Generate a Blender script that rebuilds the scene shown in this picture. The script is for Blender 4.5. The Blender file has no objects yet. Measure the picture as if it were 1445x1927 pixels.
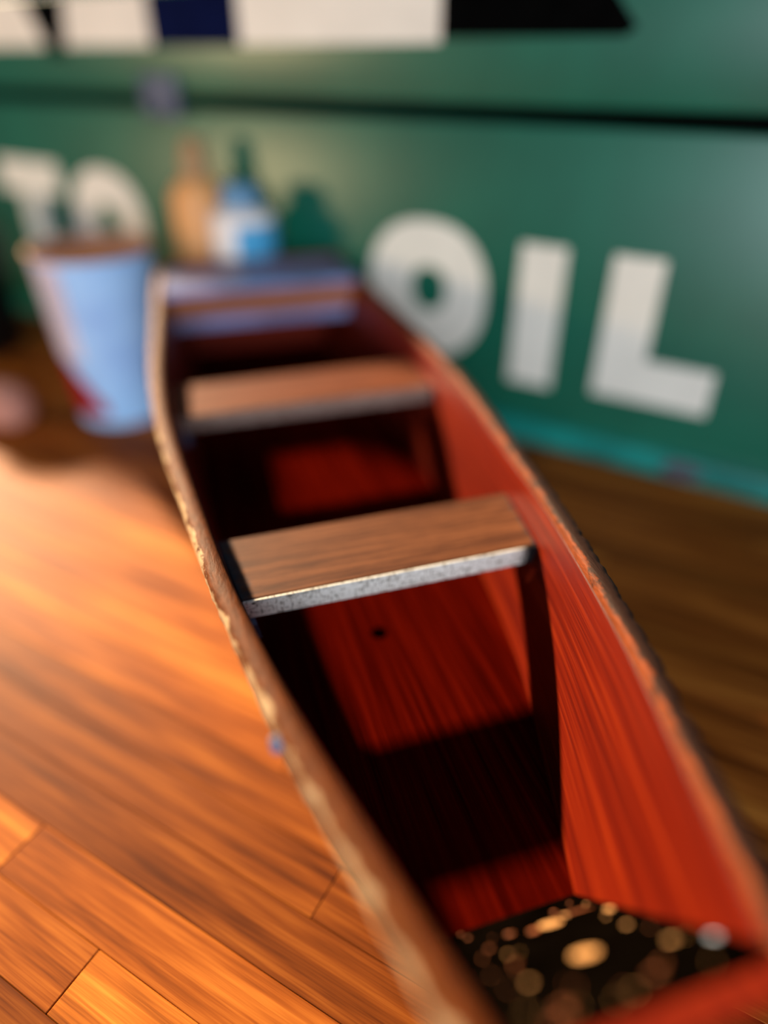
import bpy, bmesh, math, random
from mathutils import Vector, Matrix, noise

# ------------------------------------------------------------------ camera, light, exposure
H = 0.24                                   # camera height above the table; plan measures below are in units of H
scene = bpy.context.scene
col = scene.collection
PITCH = math.radians(33.85)

cam_d = bpy.data.cameras.new('camera')
cam = bpy.data.objects.new('camera', cam_d); col.objects.link(cam)
cam.location = (0, 0, H)
cam.rotation_euler = (math.pi / 2 - PITCH, 0, 0)
cam_d.sensor_fit = 'HORIZONTAL'; cam_d.sensor_width = 36.0
cam_d.lens = 36.0 * 1280.0 / 1445.0
cam_d.clip_start = 0.005
cam_d.dof.use_dof = True
cam_d.dof.focus_distance = 0.2075
cam_d.dof.aperture_fstop = 2.2
cam_d.dof.aperture_blades = 0
scene.camera = cam

world = bpy.data.worlds.new('world'); scene.world = world
world.use_nodes = True
bg = world.node_tree.nodes['Background']
bg.inputs['Color'].default_value = (0.55, 0.68, 0.95, 1)
bg.inputs['Strength'].default_value = 0.10

sun_d = bpy.data.lights.new('sun', 'SUN')
sun = bpy.data.objects.new('sun', sun_d); col.objects.link(sun)
sun_d.energy = 14.0; sun_d.angle = math.radians(2.6); sun_d.color = (1.0, 0.74, 0.46)
SA, SL = 1.98, 0.78                         # travel along the boat axis / across it, per unit of drop
sun.rotation_euler = Vector((0.292 * SA + 0.956 * SL, -0.956 * SA + 0.292 * SL, -1.0)).to_track_quat('-Z', 'Y').to_euler()
sun.location = (-1, 2, 1.2)

# unseen cool area fill, added behind the camera to light the facing sides
fill_d = bpy.data.lights.new('camera_side_fill', 'AREA')
fill = bpy.data.objects.new('camera_side_fill', fill_d); col.objects.link(fill)
fill_d.shape = 'RECTANGLE'; fill_d.size = 1.5; fill_d.size_y = 1.1
fill_d.energy = 72.0; fill_d.color = (0.82, 0.92, 1.0)
fill.location = (0.35, -2.45, 0.62)
fill.rotation_euler = (Vector((0.05, 0.4, 0.1)) - fill.location).to_track_quat('-Z', 'Y').to_euler()

# unseen warm light, added where the chest's yellow reflection points
lamp_d = bpy.data.lights.new('added_warm_light', 'POINT')
lamp = bpy.data.objects.new('added_warm_light', lamp_d); col.objects.link(lamp)
lamp_d.energy = 15.0; lamp_d.shadow_soft_size = 0.07; lamp_d.color = (1.0, 0.72, 0.38)
lamp.location = (-4.6 * H, 0.55 * H, 1.0 * H)

scene.view_settings.view_transform = 'Standard'
scene.view_settings.look = 'None'
scene.view_settings.exposure = 0.0
scene.view_settings.gamma = 1.0
scene.view_settings.use_curve_mapping = False
scene.cycles.use_denoising = True
scene.cycles.use_adaptive_sampling = True
scene.cycles.adaptive_threshold = 0.02
scene.cycles.max_bounces = 6
scene.cycles.caustics_reflective = False
scene.cycles.caustics_refractive = False

# ------------------------------------------------------------------ helpers
def tag(o, label=None, cat=None, group=None, kind=None):
    if label: o['label'] = label
    if cat: o['category'] = cat
    if group: o['group'] = group
    if kind: o['kind'] = kind
    return o

def empty(name, loc=(0, 0, 0), rz=0.0):
    o = bpy.data.objects.new(name, None); col.objects.link(o)
    o.empty_display_size = 0.02
    o.location = loc; o.rotation_euler = (0, 0, rz)
    return o

def obj(name, me, mat, parent=None, loc=(0, 0, 0), rot=(0, 0, 0)):
    o = bpy.data.objects.new(name, me); col.objects.link(o)
    if mat is not None and not me.materials: me.materials.append(mat)
    o.parent = parent; o.location = loc; o.rotation_euler = rot
    return o

def mesh_of(bm, name, smooth=None):
    bmesh.ops.recalc_face_normals(bm, faces=bm.faces)
    me = bpy.data.meshes.new(name); bm.to_mesh(me); bm.free()
    if smooth is not None:
        me.shade_smooth()
        me.set_sharp_from_angle(angle=math.radians(smooth))
    return me

def box_bm(x0, x1, y0, y1, z0, z1, bev=0.0, seg=2):
    bm = bmesh.new()
    bmesh.ops.create_cube(bm, size=1.0)
    bmesh.ops.scale(bm, vec=(x1 - x0, y1 - y0, z1 - z0), verts=bm.verts)
    bmesh.ops.translate(bm, vec=((x0 + x1) / 2, (y0 + y1) / 2, (z0 + z1) / 2), verts=bm.verts)
    if bev: bmesh.ops.bevel(bm, geom=bm.edges[:], offset=bev, segments=seg, affect='EDGES', profile=0.5)
    return bm

def lathe(name, prof, n=48, smooth=40):
    bm = bmesh.new(); rings = []
    for r, z in prof:
        if r < 1e-6: rings.append([bm.verts.new((0, 0, z))])
        else: rings.append([bm.verts.new((r * math.cos(2 * math.pi * k / n), r * math.sin(2 * math.pi * k / n), z)) for k in range(n)])
    for a, b in zip(rings, rings[1:]):
        for k in range(n):
            k2 = (k + 1) % n
            if len(a) == 1 and len(b) == 1: continue
            if len(a) == 1: bm.faces.new((a[0], b[k], b[k2]))
            elif len(b) == 1: bm.faces.new((a[k], a[k2], b[0]))
            else: bm.faces.new((a[k], a[k2], b[k2], b[k]))
    return mesh_of(bm, name, smooth)

def prism(name, pts, d, hole=None, bev=0.0):
    """flat outline in the XZ plane (front at y=-d), optional hole outline of equal vertex count"""
    bm = bmesh.new()
    if hole is None:
        f = [bm.verts.new((x, -d, z)) for x, z in pts]; b = [bm.verts.new((x, 0, z)) for x, z in pts]
        bm.faces.new(f); bm.faces.new(b[::-1]); n = len(pts)
        for k in range(n): bm.faces.new((f[k], f[(k + 1) % n], b[(k + 1) % n], b[k]))
    else:
        n = len(pts)
        fo = [bm.verts.new((x, -d, z)) for x, z in pts]; fi = [bm.verts.new((x, -d, z)) for x, z in hole]
        bo = [bm.verts.new((x, 0, z)) for x, z in pts]; bi = [bm.verts.new((x, 0, z)) for x, z in hole]
        for k in range(n):
            j = (k + 1) % n
            bm.faces.new((fo[k], fo[j], fi[j], fi[k])); bm.faces.new((bo[k], bi[k], bi[j], bo[j]))
            bm.faces.new((fo[k], bo[k], bo[j], fo[j])); bm.faces.new((fi[k], fi[j], bi[j], bi[k]))
    return mesh_of(bm, name)

def interp(tab, x):
    if x <= tab[0][0]: (x0, y0), (x1, y1) = tab[0], tab[1]
    elif x >= tab[-1][0]: (x0, y0), (x1, y1) = tab[-2], tab[-1]
    else:
        for (x0, y0), (x1, y1) in zip(tab, tab[1:]):
            if x0 <= x <= x1: break
    return y0 + (y1 - y0) * (x - x0) / (x1 - x0)

# ------------------------------------------------------------------ materials
class NT:
    def __init__(s, name):
        s.m = bpy.data.materials.new(name); s.m.use_nodes = True
        s.t = s.m.node_tree; s.b = s.t.nodes['Principled BSDF']
    def n(s, kind, **kw):
        x = s.t.nodes.new(kind)
        for k, v in kw.items():
            if hasattr(x, k): setattr(x, k, v)
            else: x.inputs[k].default_value = v
        return x
    def l(s, a, b): s.t.links.new(a, b)
    def ramp(s, fac, stops):
        r = s.n('ShaderNodeValToRGB'); e = r.color_ramp.elements
        while len(e) < len(stops): e.new(0.5)
        for k, (p, c) in enumerate(stops): e[k].position = p; e[k].color = (*c, 1) if len(c) == 3 else c
        s.l(fac, r.inputs['Fac']); return r
    def mix(s, fac, a, b, mode='MIX'):
        x = s.n('ShaderNodeMix', data_type='RGBA', blend_type=mode)
        for v, i in ((fac, 0), (a, 6), (b, 7)):
            if hasattr(v, 'links'): s.l(v, x.inputs[i])
            elif i == 0: x.inputs[i].default_value = v
            else: x.inputs[i].default_value = (*v, 1)
        return x.outputs[2]
    def math(s, op, a, b=0.0, clamp=False):
        x = s.n('ShaderNodeMath', operation=op, use_clamp=clamp)
        for i, v in enumerate((a, b)):
            if hasattr(v, 'links'): s.l(v, x.inputs[i])
            else: x.inputs[i].default_value = v
        return x.outputs[0]
    def coords(s, scale, rnd=False):
        tc = s.n('ShaderNodeTexCoord'); mp = s.n('ShaderNodeMapping')
        mp.inputs['Scale'].default_value = scale
        s.l(tc.outputs['Object'], mp.inputs['Vector'])
        if rnd:
            oi = s.n('ShaderNodeObjectInfo')
            v = s.n('ShaderNodeCombineXYZ'); r = s.math('MULTIPLY', oi.outputs['Random'], 37.0)
            s.l(r, v.inputs[0]); s.l(r, v.inputs[1]); s.l(r, v.inputs[2])
            s.l(v.outputs[0], mp.inputs['Location'])
        return mp.outputs['Vector']
    def noise(s, vec, scale=1.0, detail=4.0, rough=0.55):
        x = s.n('ShaderNodeTexNoise'); x.inputs['Scale'].default_value = scale
        x.inputs['Detail'].default_value = detail; x.inputs['Roughness'].default_value = rough
        s.l(vec, x.inputs['Vector']); return x.outputs['Fac']
    def bump(s, h, strength=0.3, dist=0.0005):
        x = s.n('ShaderNodeBump'); x.inputs['Strength'].default_value = strength; x.inputs['Distance'].default_value = dist
        s.l(h, x.inputs['Height']); s.l(x.outputs['Normal'], s.b.inputs['Normal'])
    def set(s, color=None, rough=None, spec=None, coat=None, metal=None):
        if color is not None:
            if hasattr(color, 'links'): s.l(color, s.b.inputs['Base Color'])
            else: s.b.inputs['Base Color'].default_value = (*color, 1)
        if rough is not None:
            if hasattr(rough, 'links'): s.l(rough, s.b.inputs['Roughness'])
            else: s.b.inputs['Roughness'].default_value = rough
        if spec is not None: s.b.inputs['Specular IOR Level'].default_value = spec
        if coat is not None: s.b.inputs['Coat Weight'].default_value = coat; s.b.inputs['Coat Roughness'].default_value = 0.25
        if metal is not None: s.b.inputs['Metallic'].default_value = metal
        return s.m

def wood(name, dark, mid, light, grain=(420, 10, 420), fine=(1500, 30, 1500), rough=0.42, bump=0.35, rnd=False, spec=0.4, tint=None, attr=False):
    t = NT(name)
    if attr:
        def coords(scale, rnd=False):
            a = t.n('ShaderNodeAttribute', attribute_name='grain'); mp = t.n('ShaderNodeMapping')
            mp.inputs['Scale'].default_value = scale
            t.l(a.outputs['Vector'], mp.inputs['Vector']); return mp.outputs['Vector']
        t.coords = coords
    g = t.noise(t.coords(grain, rnd), 1.0, 3.0)
    f = t.noise(t.coords(fine, rnd), 1.0, 3.0, 0.6)
    m = t.math('ADD', t.math('MULTIPLY', g, 0.65), t.math('MULTIPLY', f, 0.35))
    c = t.ramp(m, [(0.34, dark), (0.5, mid), (0.66, light)]).outputs['Color']
    if tint:
        oi = t.n('ShaderNodeObjectInfo')
        k = t.ramp(oi.outputs['Random'], tint).outputs['Color']
        c = t.mix(1.0, c, k, 'MULTIPLY')
    t.bump(m, bump, 0.0006)
    return t.set(c, rough, spec)

M = {}
M['red_wood'] = wood('red_stained_wood', (0.08, 0.004, 0.001), (0.17, 0.011, 0.002), (0.26, 0.024, 0.004), rough=0.45, bump=0.5, spec=0.2)
M['side_wood'] = wood('red_stained_side_wood', (0.055, 0.0018, 0.0003), (0.135, 0.007, 0.0007), (0.23, 0.020, 0.002), grain=(500, 8, 500), fine=(1700, 22, 1700), rough=0.40, bump=0.6, spec=0.25, attr=True)
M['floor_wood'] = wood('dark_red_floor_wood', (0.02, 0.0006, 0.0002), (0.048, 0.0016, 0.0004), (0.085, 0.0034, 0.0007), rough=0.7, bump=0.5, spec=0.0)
M['stave'] = wood('butcher_block', (0.13, 0.028, 0.003), (0.37, 0.100, 0.012), (0.64, 0.215, 0.032),
                  grain=(11, 170, 170), fine=(28, 1300, 1300), rough=0.58, bump=0.12, rnd=True, spec=0.08,
                  tint=[(0.0, (0.42, 0.36, 0.32)), (0.3, (0.72, 0.66, 0.6)), (0.6, (0.95, 0.9, 0.9)), (1.0, (1.25, 1.35, 1.4))])

M['fascia'] = wood('orange_fascia_wood', (0.16, 0.035, 0.008), (0.34, 0.095, 0.022), (0.48, 0.15, 0.04), grain=(10, 300, 300), fine=(40, 1300, 1300), spec=0.2)
def seat_material():
    t = NT('brown_seat_wood')
    g = t.noise(t.coords((12, 300, 300)), 1.0, 3.0)
    f = t.noise(t.coords((90, 1500, 1500)), 1.0, 4.0, 0.7)
    m = t.math('ADD', t.math('MULTIPLY', g, 0.55), t.math('MULTIPLY', f, 0.45))
    c = t.ramp(m, [(0.33, (0.026, 0.006, 0.0025)), (0.5, (0.108, 0.033, 0.011)), (0.66, (0.235, 0.083, 0.031))]).outputs['Color']
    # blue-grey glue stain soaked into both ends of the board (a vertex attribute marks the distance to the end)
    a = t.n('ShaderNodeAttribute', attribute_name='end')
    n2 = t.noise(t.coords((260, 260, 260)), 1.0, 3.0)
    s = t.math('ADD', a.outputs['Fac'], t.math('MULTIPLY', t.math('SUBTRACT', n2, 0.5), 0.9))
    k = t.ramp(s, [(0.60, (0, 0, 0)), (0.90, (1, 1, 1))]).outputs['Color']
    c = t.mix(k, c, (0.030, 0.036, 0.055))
    t.bump(m, 0.35, 0.0004)
    return t.set(c, 0.55, 0.2)
M['seat'] = seat_material()
M['seat_red'] = wood('reddish_seat_wood', (0.05, 0.011, 0.004), (0.15, 0.036, 0.012), (0.24, 0.068, 0.024), grain=(12, 300, 300), fine=(60, 1300, 1300), rough=0.55, spec=0.15)

def edge_material():
    t = NT('pale_sawn_edge')
    f = t.noise(t.coords((260, 600, 1500)), 1.0, 4.0, 0.7)
    g = t.noise(t.coords((1500, 600, 420)), 1.0, 3.0, 0.7)
    m = t.math('MINIMUM', f, g)
    c = t.ramp(m, [(0.32, (0.04, 0.028, 0.02)), (0.39, (0.48, 0.45, 0.38)), (0.46, (0.95, 0.94, 0.88))]).outputs['Color']
    a = t.n('ShaderNodeAttribute', attribute_name='burnt')      # charred right-hand corner
    k = t.ramp(t.math('ADD', a.outputs['Fac'], t.math('MULTIPLY', t.math('SUBTRACT', g, 0.5), 0.8)), [(0.35, (0, 0, 0)), (0.65, (1, 1, 1))]).outputs['Color']
    c = t.mix(k, c, (0.006, 0.006, 0.008))
    t.bump(m, 0.4, 0.0003)
    return t.set(c, 0.6, 0.3)
M['sawn_edge'] = edge_material()

M['dull_edge'] = wood('dull_sawn_edge', (0.10, 0.05, 0.035), (0.25, 0.16, 0.13), (0.42, 0.32, 0.28), grain=(300, 500, 1500), fine=(1500, 900, 700), spec=0.15)
def rim_material(name, brown, pale, lo, hi):
    t = NT(name)
    a = t.n('ShaderNodeAttribute', attribute_name='outer')
    n1 = t.noise(t.coords((260, 120, 260)), 1.0, 4.0, 0.65)
    s = t.math('ADD', a.outputs['Fac'], t.math('MULTIPLY', t.math('SUBTRACT', n1, 0.5), 1.0))
    k = t.ramp(s, [(lo, (0, 0, 0)), (hi, (1, 1, 1))]).outputs['Color']
    n2 = t.noise(t.coords((900, 200, 900)), 1.0, 4.0)
    b = t.ramp(n2, [(0.35, tuple(v * 0.55 for v in brown)), (0.65, brown)]).outputs['Color']
    c = t.mix(k, b, pale)
    t.bump(n2, 0.5, 0.0006)
    return t.set(c, 0.65, 0.15)
M['rim_pale'] = rim_material('worn_gunwale', (0.15, 0.036, 0.004), (0.52, 0.36, 0.20), 0.90, 1.08)
M['rim_dark'] = rim_material('charred_gunwale', (0.24, 0.05, 0.010), (0.03, 0.012, 0.008), 0.10, 0.26)

def plain(name, c, rough=0.5, spec=0.4, var=0.25, scale=60, **kw):
    t = NT(name)
    n1 = t.noise(t.coords((scale,) * 3), 1.0, 4.0)
    lo = tuple(max(0, v * (1 - var)) for v in c); hi = tuple(min(1, v * (1 + var)) for v in c)
    k = t.ramp(n1, [(0.35, lo), (0.65, hi)]).outputs['Color']
    return t.set(k, rough, spec, **kw)
M['green'] = plain('green_enamel', (0.002, 0.110, 0.064), 0.38, 0.9, 0.12, 14)
M['teal_rim'] = plain('teal_enamel', (0.004, 0.19, 0.16), 0.4, 0.4, 0.3, 30)
M['cream'] = plain('cream_enamel', (0.86, 0.80, 0.70), 0.45, 0.3, 0.05, 30)
M['black'] = plain('black_enamel', (0.002, 0.002, 0.002), 0.9, 0.0, 0.2)
M['navy'] = plain('navy_enamel', (0.002, 0.005, 0.035), 0.8, 0.05, 0.2)
M['void'] = plain('gap_shade', (0.002, 0.002, 0.002), 0.9, 0.0, 0.2)
M['steel'] = plain('dull_steel', (0.10, 0.12, 0.19), 0.5, 0.4, 0.2, 60, metal=0.2)
M['brass'] = plain('old_brass', (0.80, 0.52, 0.26), 0.5, 0.5, 0.15, 60)
M['rust'] = plain('rust', (0.10, 0.06, 0.09), 0.8, 0.2, 0.5, 200)
M['tar'] = plain('black_varnish', (0.0012, 0.0008, 0.0005), 0.5, 0.0, 0.5, 80)
M['drop_tan'] = plain('tan_paint_drop', (0.55, 0.29, 0.11), 0.5, 0.3, 0.25, 400)
M['drop_red'] = plain('rust_paint_drop', (0.26, 0.075, 0.025), 0.5, 0.3, 0.3, 400)
M['drop_blue'] = plain('pale_blue_paint_drop', (0.50, 0.62, 0.82), 0.5, 0.3, 0.2, 400)
M['drop_scuff'] = plain('pale_scuff', (0.42, 0.16, 0.12), 0.7, 0.2, 0.3, 900)
M['iron'] = plain('dark_iron', (0.010, 0.012, 0.02), 0.4, 0.5, 0.3, 400)
M['blue_grey'] = plain('blue_grey_paint', (0.10, 0.15, 0.27), 0.45, 0.4, 0.4, 250)
M['deck'] = plain('sky_sheen_blue', (0.20, 0.22, 0.42), 0.35, 0.5, 0.3, 40)  # sky reflection on the shaded stern seat, put into the base colour
M['cup_blue'] = plain('pale_blue_card', (0.33, 0.58, 1.0), 0.5, 0.2, 0.12, 30)
M['cup_white'] = plain('white_card', (0.88, 0.84, 0.92), 0.5, 0.3, 0.05, 30)
M['cup_red'] = plain('crimson_print', (0.60, 0.008, 0.03), 0.5, 0.3, 0.1, 30)
M['cup_wine'] = plain('wine_print', (0.20, 0.03, 0.09), 0.5, 0.2, 0.1, 30)
M['kraft'] = plain('brown_card', (0.38, 0.17, 0.075), 0.7, 0.2, 0.15, 60)
M['glue'] = plain('amber_plastic', (0.78, 0.36, 0.13), 0.45, 0.4, 0.08, 30)
M['glue_cap'] = plain('tan_cap', (0.42, 0.24, 0.11), 0.5, 0.4, 0.15, 60)
M['can_white'] = plain('white_plastic', (0.90, 0.80, 0.76), 0.5, 0.3, 0.06, 30)
M['can_cyan'] = plain('cyan_label', (0.16, 0.66, 1.0), 0.5, 0.2, 0.06, 30)
M['can_cap'] = plain('steel_blue_cap', (0.13, 0.28, 0.45), 0.5, 0.4, 0.2, 60)
M['jar_black'] = plain('black_glass', (0.003, 0.003, 0.003), 0.3, 0.3, 0.2)
M['putty'] = plain('pink_putty', (0.48, 0.22, 0.16), 0.7, 0.2, 0.2, 60)

# ------------------------------------------------------------------ the table: butcher block of staves
random.seed(7)
TA = math.radians(-29.0)
table = empty('work_table', (0.12, 0.42, 0.0), TA)
tag(table, 'butcher block table top of orange-brown wooden staves under the boat', 'table')
SW, ST = 0.0205, 0.030
stave_meshes = []
for L in (0.26, 0.34, 0.42):
    bm = box_bm(-L / 2 + 0.0002, L / 2 - 0.0002, -SW / 2 + 0.00005, SW / 2 - 0.00005, -ST, 0, 0.00022, 1)
    me = mesh_of(bm, 'stave_mesh'); me.materials.append(M['stave']); stave_meshes.append((L, me))
XL, XR = -0.66, 0.62
for r in range(-33, 23):
    x = XL - random.random() * 0.24
    y = r * SW
    while x < XR:
        L, me = random.choice(stave_meshes)
        o = obj('stave', me, None, table, (x + L / 2, y, -random.random() * 0.00012))
        x += L

# ------------------------------------------------------------------ the boat
boat = empty('model_rowing_boat', (0.2256 * H, 0.0689 * H, 0.0), math.radians(17.0))
tag(boat, 'red-stained wooden model rowing boat with three cross seats on the table', 'boat')
ZG, ZF, TH = 0.46, 0.225, 0.026
GUN = [(0.10, 0.098), (0.14, 0.108), (0.17, 0.118), (0.28, 0.144), (0.43, 0.182), (0.60, 0.213), (0.703, 0.230), (0.88, 0.250), (1.04, 0.269), (1.20, 0.283), (1.40, 0.286), (1.52, 0.282), (1.95, 0.262), (2.10, 0.250)]
FLO = [(0.10, 0.020), (0.313, 0.081), (0.598, 0.166), (0.70, 0.188), (0.854, 0.211), (1.04, 0.226), (1.20, 0.236), (1.40, 0.238), (1.52, 0.235), (1.95, 0.214), (2.10, 0.203)]
def smooth_tab(tab):
    def fn(a):
        return sum(interp(tab, a + d) * w for d, w in ((-0.07, .15), (-0.035, .2), (0, .3), (0.035, .2), (0.07, .15)))
    return fn
gun, flo = smooth_tab(GUN), smooth_tab(FLO)
def sheer(a): return ZG + 0.026 * max(0.0, (a - 1.3) / 0.8) ** 2
def hw(a, z): return flo(a) + (gun(a) - flo(a)) * (z - ZF) / (ZG - ZF)
def bow(z):   return 0.313 + (0.14 - 0.313) * (z - ZF) / (ZG - ZF)     # inner face of the raked bow board
A1 = 2.13                                                               # inner face of the stern board
BT = 0.022                                                              # bow board thickness

def side_mesh(sgn):
    bm = bmesh.new(); N = 90; rows = []
    gl = bm.verts.layers.float_vector.new('grain')
    zs_in = [1.0, 0.82, 0.62, 0.42, 0.2, 0.0]
    for k in range(N + 1):
        t = k / N
        ring = []
        for q in zs_in:                                     # inner face, top to floor
            zt = sheer(0.1 + t * 2.0); z = ZF - 0.012 + (zt - 0.012 - ZF + 0.012) * q
            a0 = bow(z) - BT * 0.9
            a = a0 + (A1 + 0.02 - a0) * t
            ring.append(bm.verts.new((sgn * hw(a, z) * H, a * H, z * H)))
        for q in (0.0, 0.35, 0.7, 1.0):                     # outer face, keel to top
            z = (zt - 0.012) * q
            zz = max(z, 0.0); a0 = bow(max(zz, 0.06)) - BT * 0.9
            a = a0 + (A1 + 0.02 - a0) * t
            ring.append(bm.verts.new((sgn * (max(hw(a, zz), 0.012) + TH) * H, a * H, zz * H)))
        rows.append(ring)
    n = len(rows[0])
    for ring in rows:
        for k, v in enumerate(ring): v[gl] = (v.co.z * 1.03 + sgn * 0.3, v.co.y, 0.5 if k < 6 else 0.9)
    for r0, r1 in zip(rows, rows[1:]):
        for k in range(n):
            j = (k + 1) % n
            bm.faces.new((r0[k], r0[j], r1[j], r1[k]))
    bm.faces.new(rows[0]); bm.faces.new(rows[-1][::-1])
    return mesh_of(bm, 'side_mesh', 35)
obj('side_plank', side_mesh(-1), M['side_wood'], boat)
obj('side_plank', side_mesh(1), M['side_wood'], boat)

def rim_mesh(sgn, chip):
    """the gunwale cap: a band with a chipped, uneven outer edge"""
    bm = bmesh.new(); N = 420; rows = []
    lay = bm.verts.layers.float.new('outer')
    for k in range(N + 1):
        a = 0.118 + (A1 + 0.022 - 0.118) * k / N
        zt = sheer(a); w = gun(a)
        c = noise.noise(Vector((a * 30, sgn * 3, 0))) * 0.6 + noise.noise(Vector((a * 85, sgn * 7, 2))) * 0.5
        o = TH + chip * c
        sec = [(0.0, -0.014, 0.0), (0.0008, -0.003, 0.05), (0.004, 0.0, 0.15), (TH * 0.35, 0.0012, 0.38), (TH * 0.62, 0.001, 0.62),
               (o * 0.86, -0.0015 - 0.3 * abs(chip * c), 0.86), (o + 0.001, -0.006 - 0.4 * abs(chip * c), 1.0), (o + 0.0005, -0.022, 1.05)]
        ring = []
        for dx, dz, f in sec:
            v = bm.verts.new((sgn * (w + dx) * H, a * H, (zt + dz) * H)); v[lay] = f; ring.append(v)
        rows.append(ring)
    n = len(rows[0])
    for r0, r1 in zip(rows, rows[1:]):
        for k in range(n):
            j = (k + 1) % n
            bm.faces.new((r0[k], r0[j], r1[j], r1[k]))
    bm.faces.new(rows[0]); bm.faces.new(rows[-1][::-1])
    return mesh_of(bm, 'rim_mesh', 60)
r1 = obj('gunwale', rim_mesh(-1, 0.0025), M['rim_pale'], boat); r1['label'] = 'worn left rim with pale chipped outer edge'
r2 = obj('gunwale', rim_mesh(1, 0.007), M['rim_dark'], boat); r2['label'] = 'right rim with rough charred outer edge'

# floor board with a real drilled hole
def floor_mesh():
    bm = bmesh.new()
    HA, HR, HS = 0.772, 0.0135, 0.03
    stations = [0.306 + k * 0.0535 for k in range(34)]
    stations = sorted([a for a in stations if abs(a - HA) > HS + 0.01 and a < A1] + [HA - HS, HA + HS, A1 + 0.005])
    grid = {}
    for i, a in enumerate(stations):
        w = flo(a) + 0.004
        for j, l in enumerate((-w, -HS, HS, w)):
            if abs(l) > w + 1e-6: l = math.copysign(w, l)
            grid[i, j] = bm.verts.new(((l - 0.008 if j in (1, 2) else l) * H, a * H, ZF * H))
    for i in range(len(stations) - 1):
        for j in range(3):
            hole = (j == 1 and abs(stations[i] - (HA - HS)) < 1e-6)
            q = [grid[i, j], grid[i, j + 1], grid[i + 1, j + 1], grid[i + 1, j]]
            if not hole: bm.faces.new(q); continue
            n = 24; top = []; low = []
            for k in range(n):
                an = -math.pi * 0.75 + 2 * math.pi * k / n
                x, y = (-0.008 + HR * math.cos(an)) * H, (HA + HR * math.sin(an)) * H
                top.append(bm.verts.new((x, y, ZF * H))); low.append(bm.verts.new((x, y, (ZF - 0.04) * H)))
            for k in range(n):
                bm.faces.new((top[k], top[(k + 1) % n], low[(k + 1) % n], low[k]))
            s = n // 4
            for e in range(4):
                c0, c1 = q[e], q[(e + 1) % 4]
                for k in range(s):
                    m0, m1 = top[(e * s + k) % n], top[(e * s + k + 1) % n]
                    bm.faces.new((c0, m1, m0))
                bm.faces.new((c0, c1, top[((e + 1) * s) % n]))
    return mesh_of(bm, 'floor_mesh')
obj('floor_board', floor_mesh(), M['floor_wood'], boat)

def bottom_mesh():
    bm = bmesh.new(); N = 40; rows = []
    for k in range(N + 1):
        ring = []
        for z in (0.0, ZF - 0.045):
            a0 = bow(max(z, 0.06)) - BT * 0.5
            a = a0 + (A1 + 0.015 - a0) * k / N
            w = max(hw(a, z), 0.012) + TH * 0.5
            ring += [bm.verts.new((-w * H, a * H, z * H)), bm.verts.new((w * H, a * H, z * H))]
        rows.append([ring[0], ring[1], ring[3], ring[2]])
    for r0, r1 in zip(rows, rows[1:]):
        for k in range(4):
            j = (k + 1) % 4; bm.faces.new((r0[k], r0[j], r1[j], r1[k]))
    bm.faces.new(rows[0]); bm.faces.new(rows[-1][::-1])
    return mesh_of(bm, 'bottom_mesh')
obj('hull_bottom', bottom_mesh(), M['floor_wood'], boat)

# bow board: raked, black-varnished on its inner face
def bow_mesh(inner):
    bm = bmesh.new(); rows = []
    d0, d1 = (0.0, BT * 0.35) if inner else (BT * 0.35, BT + 0.008)
    zt = ZG - (0.004 if inner else -0.002); z0 = ZF - 0.02 if inner else 0.0
    for k in range(9):
        z = z0 + (zt - z0) * k / 8
        ab = bow(max(z, 0.06)); w = max(hw(ab, z), 0.012) + (0.003 if inner else TH)
        rows.append([bm.verts.new((s * w * H, (ab - d) * H, z * H)) for s, d in ((-1, d0), (1, d0), (1, d1), (-1, d1))])
    for r0, r1 in zip(rows, rows[1:]):
        for k in range(4):
            j = (k + 1) % 4; bm.faces.new((r0[k], r0[j], r1[j], r1[k]))
    bm.faces.new(rows[0]); bm.faces.new(rows[-1][::-1])
    bmesh.ops.recalc_face_normals(bm, faces=bm.faces)
    bmesh.ops.bevel(bm, geom=[e for e in bm.edges if e.calc_face_angle(0) > 0.7], offset=0.0006, segments=2, affect='EDGES')
    return mesh_of(bm, 'bow_mesh', 40)
obj('bow_board', bow_mesh(False), M['red_wood'], boat)
bl = obj('bow_lining', bow_mesh(True), M['tar'], boat); bl['label'] = 'black varnished inner bow panel spattered with paint drops'

# paint drops lying on the raked lining: thin lens-shaped blobs
TN = Vector((0, ZG - ZF, 0.173)).normalized()            # outward normal of the lining's inner face
TU = Vector((0, -0.173, ZG - ZF)).normalized()           # up the slope
slope = math.hypot(ZG - ZF, 0.173)
def drop_mesh():
    return lathe('drop_mesh', [(1.0, -0.15), (0.94, 0.2), (0.7, 0.5), (0.35, 0.68), (0.0, 0.74)], 18, 80)
dm = {k: drop_mesh() for k in ('drop_tan', 'drop_red', 'drop_blue', 'drop_scuff')}
for k in dm: dm[k].materials.append(M[k])
def drop(x, v, rx, rv, kind, ang=0.0, th=0.0011):
    p = (Vector((0, 0.313, ZF)) + TU * (v * slope) + TN * 0.0006) * H + Vector((x * H, 0, 0))
    o = obj('paint_drop', dm[kind], None, boat)
    R = Matrix((Vector((1, 0, 0)), TU, TN)).transposed().to_4x4()
    o.matrix_local = Matrix.Translation(p) @ R @ Matrix.Rotation(ang, 4, 'Z') @ Matrix.Diagonal((rx * H, rv * H, th * H, 1))
random.seed(11)
drop(0.020, 0.245, 0.0125, 0.0085, 'drop_tan', 0.25); drop(0.0005, 0.255, 0.006, 0.005, 'drop_red')
drop(0.007, 0.60, 0.0125, 0.0105, 'drop_tan', 0.2)
drop(0.094, 0.80, 0.0028, 0.0055, 'drop_blue', -0.4)
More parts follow.
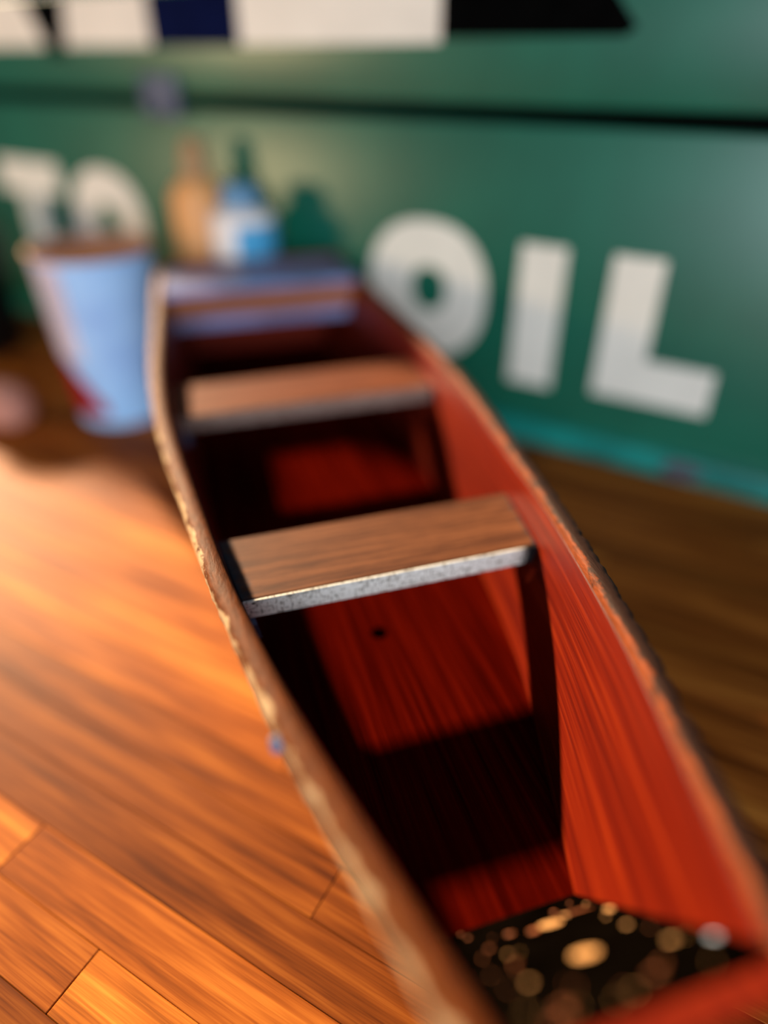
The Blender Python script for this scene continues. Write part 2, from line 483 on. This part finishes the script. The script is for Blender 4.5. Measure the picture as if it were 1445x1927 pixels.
drop(0.078, 0.30, 0.0045, 0.006, 'drop_tan'); drop(0.052, 0.21, 0.020, 0.0016, 'drop_red', 0.12); drop(0.041, 0.21, 0.0022, 0.005, 'drop_tan', -0.3)
for k in range(46):
    v = random.random() ** 0.8 * 0.95 + 0.02
    w = 0.072 + (0.098 - 0.072) * v
    x = (random.random() * 2 - 1) * w * 0.95
    if abs(x - 0.01) < 0.03 and 0.18 < v < 0.72: continue
    s = random.choice((0.0012, 0.0016, 0.0022, 0.003))
    drop(x, v, s * random.uniform(0.8, 1.6), s, random.choice(('drop_tan', 'drop_red', 'drop_red')), random.uniform(-1, 1))

# stern board, stern deck and its fascia
def stern_mesh():
    bm = bmesh.new(); rows = []
    for k in range(7):
        z = (sheer(A1) + 0.002) * k / 6
        w = hw(A1, z) + TH
        rows.append([bm.verts.new((s * w * H, (A1 + d) * H, z * H)) for s, d in ((-1, 0.006), (1, 0.006), (1, 0.03), (-1, 0.03))])
    for r0, r1 in zip(rows, rows[1:]):
        for k in range(4):
            j = (k + 1) % 4; bm.faces.new((r0[k], r0[j], r1[j], r1[k]))
    bm.faces.new(rows[0]); bm.faces.new(rows[-1][::-1])
    return mesh_of(bm, 'stern_mesh')
obj('stern_board', stern_mesh(), M['red_wood'], boat)

def plank(a0, a1, z0, z1, bev=0.0012, gap=0.002, ends=None):
    """a board laid across the hull between the side planks"""
    bm = bmesh.new()
    n = 24; lay = bm.verts.layers.float.new('end'); lay2 = bm.verts.layers.float.new('burnt')
    vs = {}
    for i, a in enumerate((a0, a1)):
        for k, z in enumerate((z0, z1)):
            w = hw(a, z) - gap
            for j in range(n + 1):
                x = -1 + 2 * j / n
                x = math.copysign(1 - (1 - abs(x)) ** 1.8, x)
                vs[i, k, j] = bm.verts.new((x * w * H, a * H, z * H))
    for j in range(n):
        for q in (((0, 1), (1, 1)), ((1, 0), (0, 0)), ((0, 0), (0, 1)), ((1, 1), (1, 0))):
            (i0, k0), (i1, k1) = q
            bm.faces.new((vs[i0, k0, j], vs[i0, k0, j + 1], vs[i1, k1, j + 1], vs[i1, k1, j]))
    for j in (0, n):
        bm.faces.new((vs[0, 0, j], vs[0, 1, j], vs[1, 1, j], vs[1, 0, j]))
    bmesh.ops.recalc_face_normals(bm, faces=bm.faces)
    if bev:
        bmesh.ops.bevel(bm, geom=[e for e in bm.edges if e.calc_face_angle(0) > 0.7], offset=bev * H, segments=2, affect='EDGES')
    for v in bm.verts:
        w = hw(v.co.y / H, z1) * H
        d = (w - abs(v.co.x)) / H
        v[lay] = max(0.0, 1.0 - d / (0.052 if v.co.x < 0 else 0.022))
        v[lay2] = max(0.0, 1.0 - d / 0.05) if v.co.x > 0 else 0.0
    return mesh_of(bm, 'plank_mesh', 40)

seat = obj('seat', plank(0.709, 0.852, 0.370, 0.400), M['seat'], boat); seat['label'] = 'brown wooden cross seat in sharp focus with pale sawn front edge'
obj('front_edge', plank(0.703, 0.7088, 0.3705, 0.3995, 0.0015), M['sawn_edge'], seat)
seat2 = obj('seat', plank(1.296, 1.455, 0.370, 0.402), M['seat_red'], boat); seat2['label'] = 'middle cross seat of brown wood'
obj('front_edge', plank(1.290, 1.2958, 0.3705, 0.4015, 0.0015), M['dull_edge'], seat2)
deck = obj('stern_seat', plank(1.91, A1 + 0.004, 0.461, 0.483), M['deck'], boat); deck['label'] = 'stern seat with sky-blue sheen painted on its top'
obj('fascia', plank(1.918, 1.934, 0.402, 0.4605), M['fascia'], boat)
obj('added_blue_board', plank(1.924, 1.94, 0.368, 0.4015), M['deck'], boat)  # board added under the fascia for a bluish band
# cleats that carry the seats
for (a0, a1) in ((0.69, 0.86), (1.28, 1.46)):
    for s in (-1, 1):
        bm = bmesh.new(); vs = []
        for a in (a0, a1):
            for z, d in ((0.345, -0.001), (0.345, 0.010), (0.3695, 0.010), (0.3695, -0.001)):
                vs.append(bm.verts.new((s * (hw(a, z) - d) * H, a * H, z * H)))
        for k in range(4):
            j = (k + 1) % 4; bm.faces.new((vs[k], vs[j], vs[4 + j], vs[4 + k]))
        bm.faces.new(vs[:4]); bm.faces.new(vs[4:])
        obj('cleat', mesh_of(bm, 'cleat_mesh'), M['blue_grey'] if s < 0 else M['red_wood'], boat)
# small blue-grey peg on the outside of the left rim
pa = 0.435
peg = obj('peg', lathe('peg_mesh', [(0, -0.010 * H), (0.006 * H, -0.010 * H), (0.0065 * H, 0.002 * H), (0.005 * H, 0.005 * H), (0, 0.006 * H)], 16), M['blue_grey'], boat,
          (-(gun(pa) + TH + 0.004) * H, pa * H, (ZG - 0.012) * H))

# ------------------------------------------------------------------ the green oil chest
ang = math.radians(-31.44)
chest = empty('oil_chest', (0.371 * H, 1.962 * H, 0.0), ang)
tag(chest, 'large green enamelled metal chest lettered OIL in cream behind the boat', 'chest')
S0, S1, CH, CD = -4.2 * H, 1.15 * H, 1.175 * H, 0.95 * H
obj('body', mesh_of(box_bm(S0, S1, 0, CD, 0.0, 0.856 * H, 0.003), 'body_mesh', 40), M['green'], chest)
obj('lid', mesh_of(box_bm(S0 - 0.002, S1 + 0.002, -0.002, CD + 0.002, 0.893 * H, CH, 0.004), 'lid_mesh', 40), M['green'], chest)
obj('seam', mesh_of(box_bm(S0 + 0.012, S1 - 0.012, 0.010, CD - 0.012, 0.850 * H, 0.900 * H), 'seam_mesh'), M['void'], chest)  # near-black block in the lid gap, its shade put into the colour
rim = obj('base_rim', mesh_of(box_bm(S0 - 0.003, S1 + 0.003, -0.007, CD + 0.003, 0.0, 0.068 * H, 0.002), 'base_mesh', 40), M['teal_rim'], chest)
obj('rust_patch', prism('rust_mesh', [(0.50 * H, 0.02 * H), (0.54 * H, 0.012 * H), (0.60 * H, 0.02 * H), (0.615 * H, 0.045 * H), (0.57 * H, 0.06 * H), (0.52 * H, 0.05 * H)], 0.0006), M['rust'], rim, (0, -0.007, 0))

def ell(cx, cz, rx, rz, n=64, p=2.3):
    out = []
    for k in range(n):
        t = 2 * math.pi * k / n; c, s = math.cos(t), math.sin(t)
        out.append(((cx + rx * math.copysign(abs(c) ** (2 / p), c)) * H, (cz + rz * math.copysign(abs(s) ** (2 / p), s)) * H))
    return out
def poly(pts): return [(x * H, z * H) for x, z in pts]
LD = 0.0008
def letter(ch, me):
    o = obj('letter', me, M['cream'], chest, (0, 0.0002, 0)); o['label'] = 'cream letter ' + ch
z0, z1, sw = 0.195, 0.585, 0.13
letter('O', prism('o_mesh', ell(-0.285, 0.405, 0.198, 0.200), LD, ell(-0.275, 0.41, 0.060, 0.066)))
letter('I', prism('i_mesh', poly([(0.01, z0 - 0.015), (0.01 + sw, z0 - 0.015), (0.01 + sw, z1 - 0.01), (0.01, z1 - 0.01)]), LD))
letter('L', prism('l_mesh', poly([(0.265, z0), (0.575, z0), (0.575, z0 + 0.12), (0.265 + sw, z0 + 0.12), (0.265 + sw, z1 - 0.01), (0.265, z1 - 0.01)]), LD))
letter('O', prism('o2_mesh', ell(-1.69, 0.44, 0.20, 0.21), LD, ell(-1.69, 0.44, 0.072, 0.085)))
letter('T', prism('t_mesh', poly([(-2.33, 0.53), (-2.21, 0.53), (-2.21, 0.22), (-2.08, 0.22), (-2.08, 0.53), (-1.95, 0.53), (-1.95, 0.65), (-2.33, 0.65)]), LD))
# the printed band across the lid: cream panel, navy and black blocks, a dark slanting stroke
LZ = 1.033
cp = obj('cream_panel', prism('cream_mesh', poly([(-2.7, LZ - 0.006), (-0.262, LZ - 0.006), (-0.262, 1.165), (-2.7, 1.165)]), LD), M['cream'], chest, (0, -0.002, 0))
obj('black_block', prism('black_mesh', poly([(-0.262, LZ + 0.004), (0.20, LZ + 0.004), (0.225, LZ + 0.02), (0.12, 1.165), (-0.262, 1.165)]), LD), M['black'], chest, (0, -0.002, 0))
obj('navy_block', prism('navy_mesh', poly([(-1.29, LZ - 0.01), (-0.925, LZ - 0.01), (-0.925, 1.165), (-1.29, 1.165)]), LD), M['navy'], cp, (0, -LD, 0))
obj('slanting_stroke', prism('stroke_mesh', poly([(-1.80, LZ - 0.03), (-1.72, LZ - 0.03), (-1.68, 1.165), (-1.90, 1.165)]), LD), M['black'], cp, (0, -LD, 0))
lt = obj('latch', mesh_of(box_bm(-1.36 * H, -1.20 * H, -0.008, -0.002, 0.83 * H, 0.95 * H, 0.002), 'latch_mesh', 40), M['steel'], chest)
obj('latch_knob', lathe('latch_knob_mesh', [(0, 0.006), (0.005, 0.006), (0.006, 0.003), (0.004, 0)], 20), M['steel'], lt, (-1.28 * H, -0.008, 0.865 * H), (math.pi / 2, 0, 0))

# ------------------------------------------------------------------ things standing behind and beside the boat
def put(name, x, y): return empty(name, (x * H, y * H, 0))
cup = put('paper_cup', -0.880, 2.13)
tag(cup, 'tapered pale blue paper cup with crimson print at the left of the boat', 'cup')
r0, r1, ch = 0.138 * H, 0.174 * H, 0.525 * H
def cr(z): return r0 + (r1 - r0) * z / ch
obj('wall', lathe('cup_wall', [(0, 0.006), (r0 - 0.002, 0.006), (r0 - 0.002, 0.0), (r0, 0.0), (r1, ch), (r1 - 0.0012, ch), (cr(0.10 * H) - 0.0012, 0.10 * H)], 64), M['cup_blue'], cup)
def torus(name, R, r, z, n=64, m=10):
    return lathe(name, [(R + r * math.cos(2 * math.pi * k / m), z + r * math.sin(2 * math.pi * k / m)) for k in range(m + 1)], n, 80)
obj('rolled_rim', torus('cup_rim', r1 + 0.0005, 0.0016, ch), M['kraft'], cup)
obj('lining', lathe('cup_lining', [(0, 0.12 * H), (cr(0.12 * H) - 0.0016, 0.12 * H), (r1 - 0.0016, ch - 0.0005), (r1 - 0.0022, ch - 0.0005), (cr(0.13 * H) - 0.0024, 0.13 * H), (0, 0.13 * H)], 64), M['kraft'], cup)
def patch(name, z0, z1, t0, t1, mat, parent, top=None):
    bm = bmesh.new(); n = 24; m = 8; g = []
    for i in range(m + 1):
        row = []
        for k in range(n + 1):
            t = t0 + (t1 - t0) * k / n
            zt = z1 if top is None else z0 + (z1 - z0) * top(k / n)
            z = z0 + (zt - z0) * i / m
            row.append(bm.verts.new(((cr(z) + 0.0005) * math.cos(t), (cr(z) + 0.0005) * math.sin(t), z)))
        g.append(row)
    for i in range(m):
        for k in range(n): bm.faces.new((g[i][k], g[i][k + 1], g[i + 1][k + 1], g[i + 1][k]))
    bmesh.ops.solidify(bm, geom=bm.faces[:], thickness=0.0003)
    return obj(name, mesh_of(bm, name + '_mesh', 60), mat, parent)
D = math.radians
patch('white_panel', 0.225 * H, 0.51 * H, D(190), D(258), M['cup_white'], cup)
patch('red_print', 0.035 * H, 0.215 * H, D(188), D(270), M['cup_red'], cup, lambda u: 1.0 if u < 0.5 else 1.0 - 1.6 * (u - 0.5))
patch('red_print', 0.10 * H, 0.20 * H, D(332), D(372), M['cup_wine'], cup)

glue = put('glue_bottle', -0.600, 2.40)
tag(glue, 'amber glue bottle with a narrow tan neck behind the stern', 'bottle')
br = 0.093 * H
obj('body', lathe('glue_body', [(0, 0), (br * .94, 0), (br, 0.004), (br, 0.61 * H), (br * .95, 0.635 * H), (br * .72, 0.665 * H), (br * .45, 0.678 * H), (0, 0.68 * H)], 40), M['glue'], glue)
obj('cap', lathe('glue_cap', [(br * .46, 0.676 * H), (br * .48, 0.72 * H), (br * .42, 0.73 * H), (br * .38, 0.77 * H), (br * .25, 0.79 * H), (0, 0.793 * H)], 32), M['glue_cap'], glue)
can = put('squeeze_bottle', -0.440, 2.255)
tag(can, 'white squeeze bottle with bright cyan label and steel-blue cap behind the stern', 'bottle')
kr = 0.100 * H
obj('body', lathe('can_body', [(0, 0), (kr * .95, 0), (kr, 0.004), (kr, 0.58 * H), (kr * .93, 0.60 * H), (kr * .62, 0.618 * H), (0, 0.62 * H)], 40), M['can_white'], can)
def cr(z): return kr
patch('label', 0.20 * H, 0.575 * H, D(-92), D(60), M['can_cyan'], can)
obj('cap', lathe('can_cap', [(kr * .6, 0.616 * H), (kr * .6, 0.66 * H), (kr * .52, 0.675 * H), (kr * .4, 0.683 * H), (0, 0.685 * H)], 32), M['can_cap'], can)

jar = put('black_jar', -1.68, 2.72)
tag(jar, 'black jar at the left edge of the picture behind the paper cup', 'jar')
jr = 0.19 * H
obj('body', lathe('jar_body', [(0, 0), (jr * .93, 0), (jr, 0.006), (jr, 0.42 * H), (jr * .93, 0.46 * H), (jr * .8, 0.48 * H), (0, 0.482 * H)], 48), M['jar_black'], jar)
obj('lid', lathe('jar_lid', [(jr * .84, 0.482 * H), (jr * .84, 0.535 * H), (jr * .78, 0.545 * H), (0, 0.546 * H)], 48), M['jar_black'], jar)

bm = bmesh.new(); bmesh.ops.create_icosphere(bm, subdivisions=3, radius=1.0)
for v in bm.verts:
    k = 1 + 0.12 * noise.noise(v.co * 1.4)
    v.co = Vector((v.co.x * 0.10 * k, v.co.y * 0.085 * k, max(v.co.z, -0.62) * 0.085 * k)) * H
zmin = min(v.co.z for v in bm.verts)
for v in bm.verts: v.co.z -= zmin
putty = obj('putty_lump', mesh_of(bm, 'putty_mesh', 180), M['putty'], None, (-1.235 * H, 2.03 * H, 0))
tag(putty, 'small pinkish rounded lump on the table at the left edge beside the cup', 'lump')
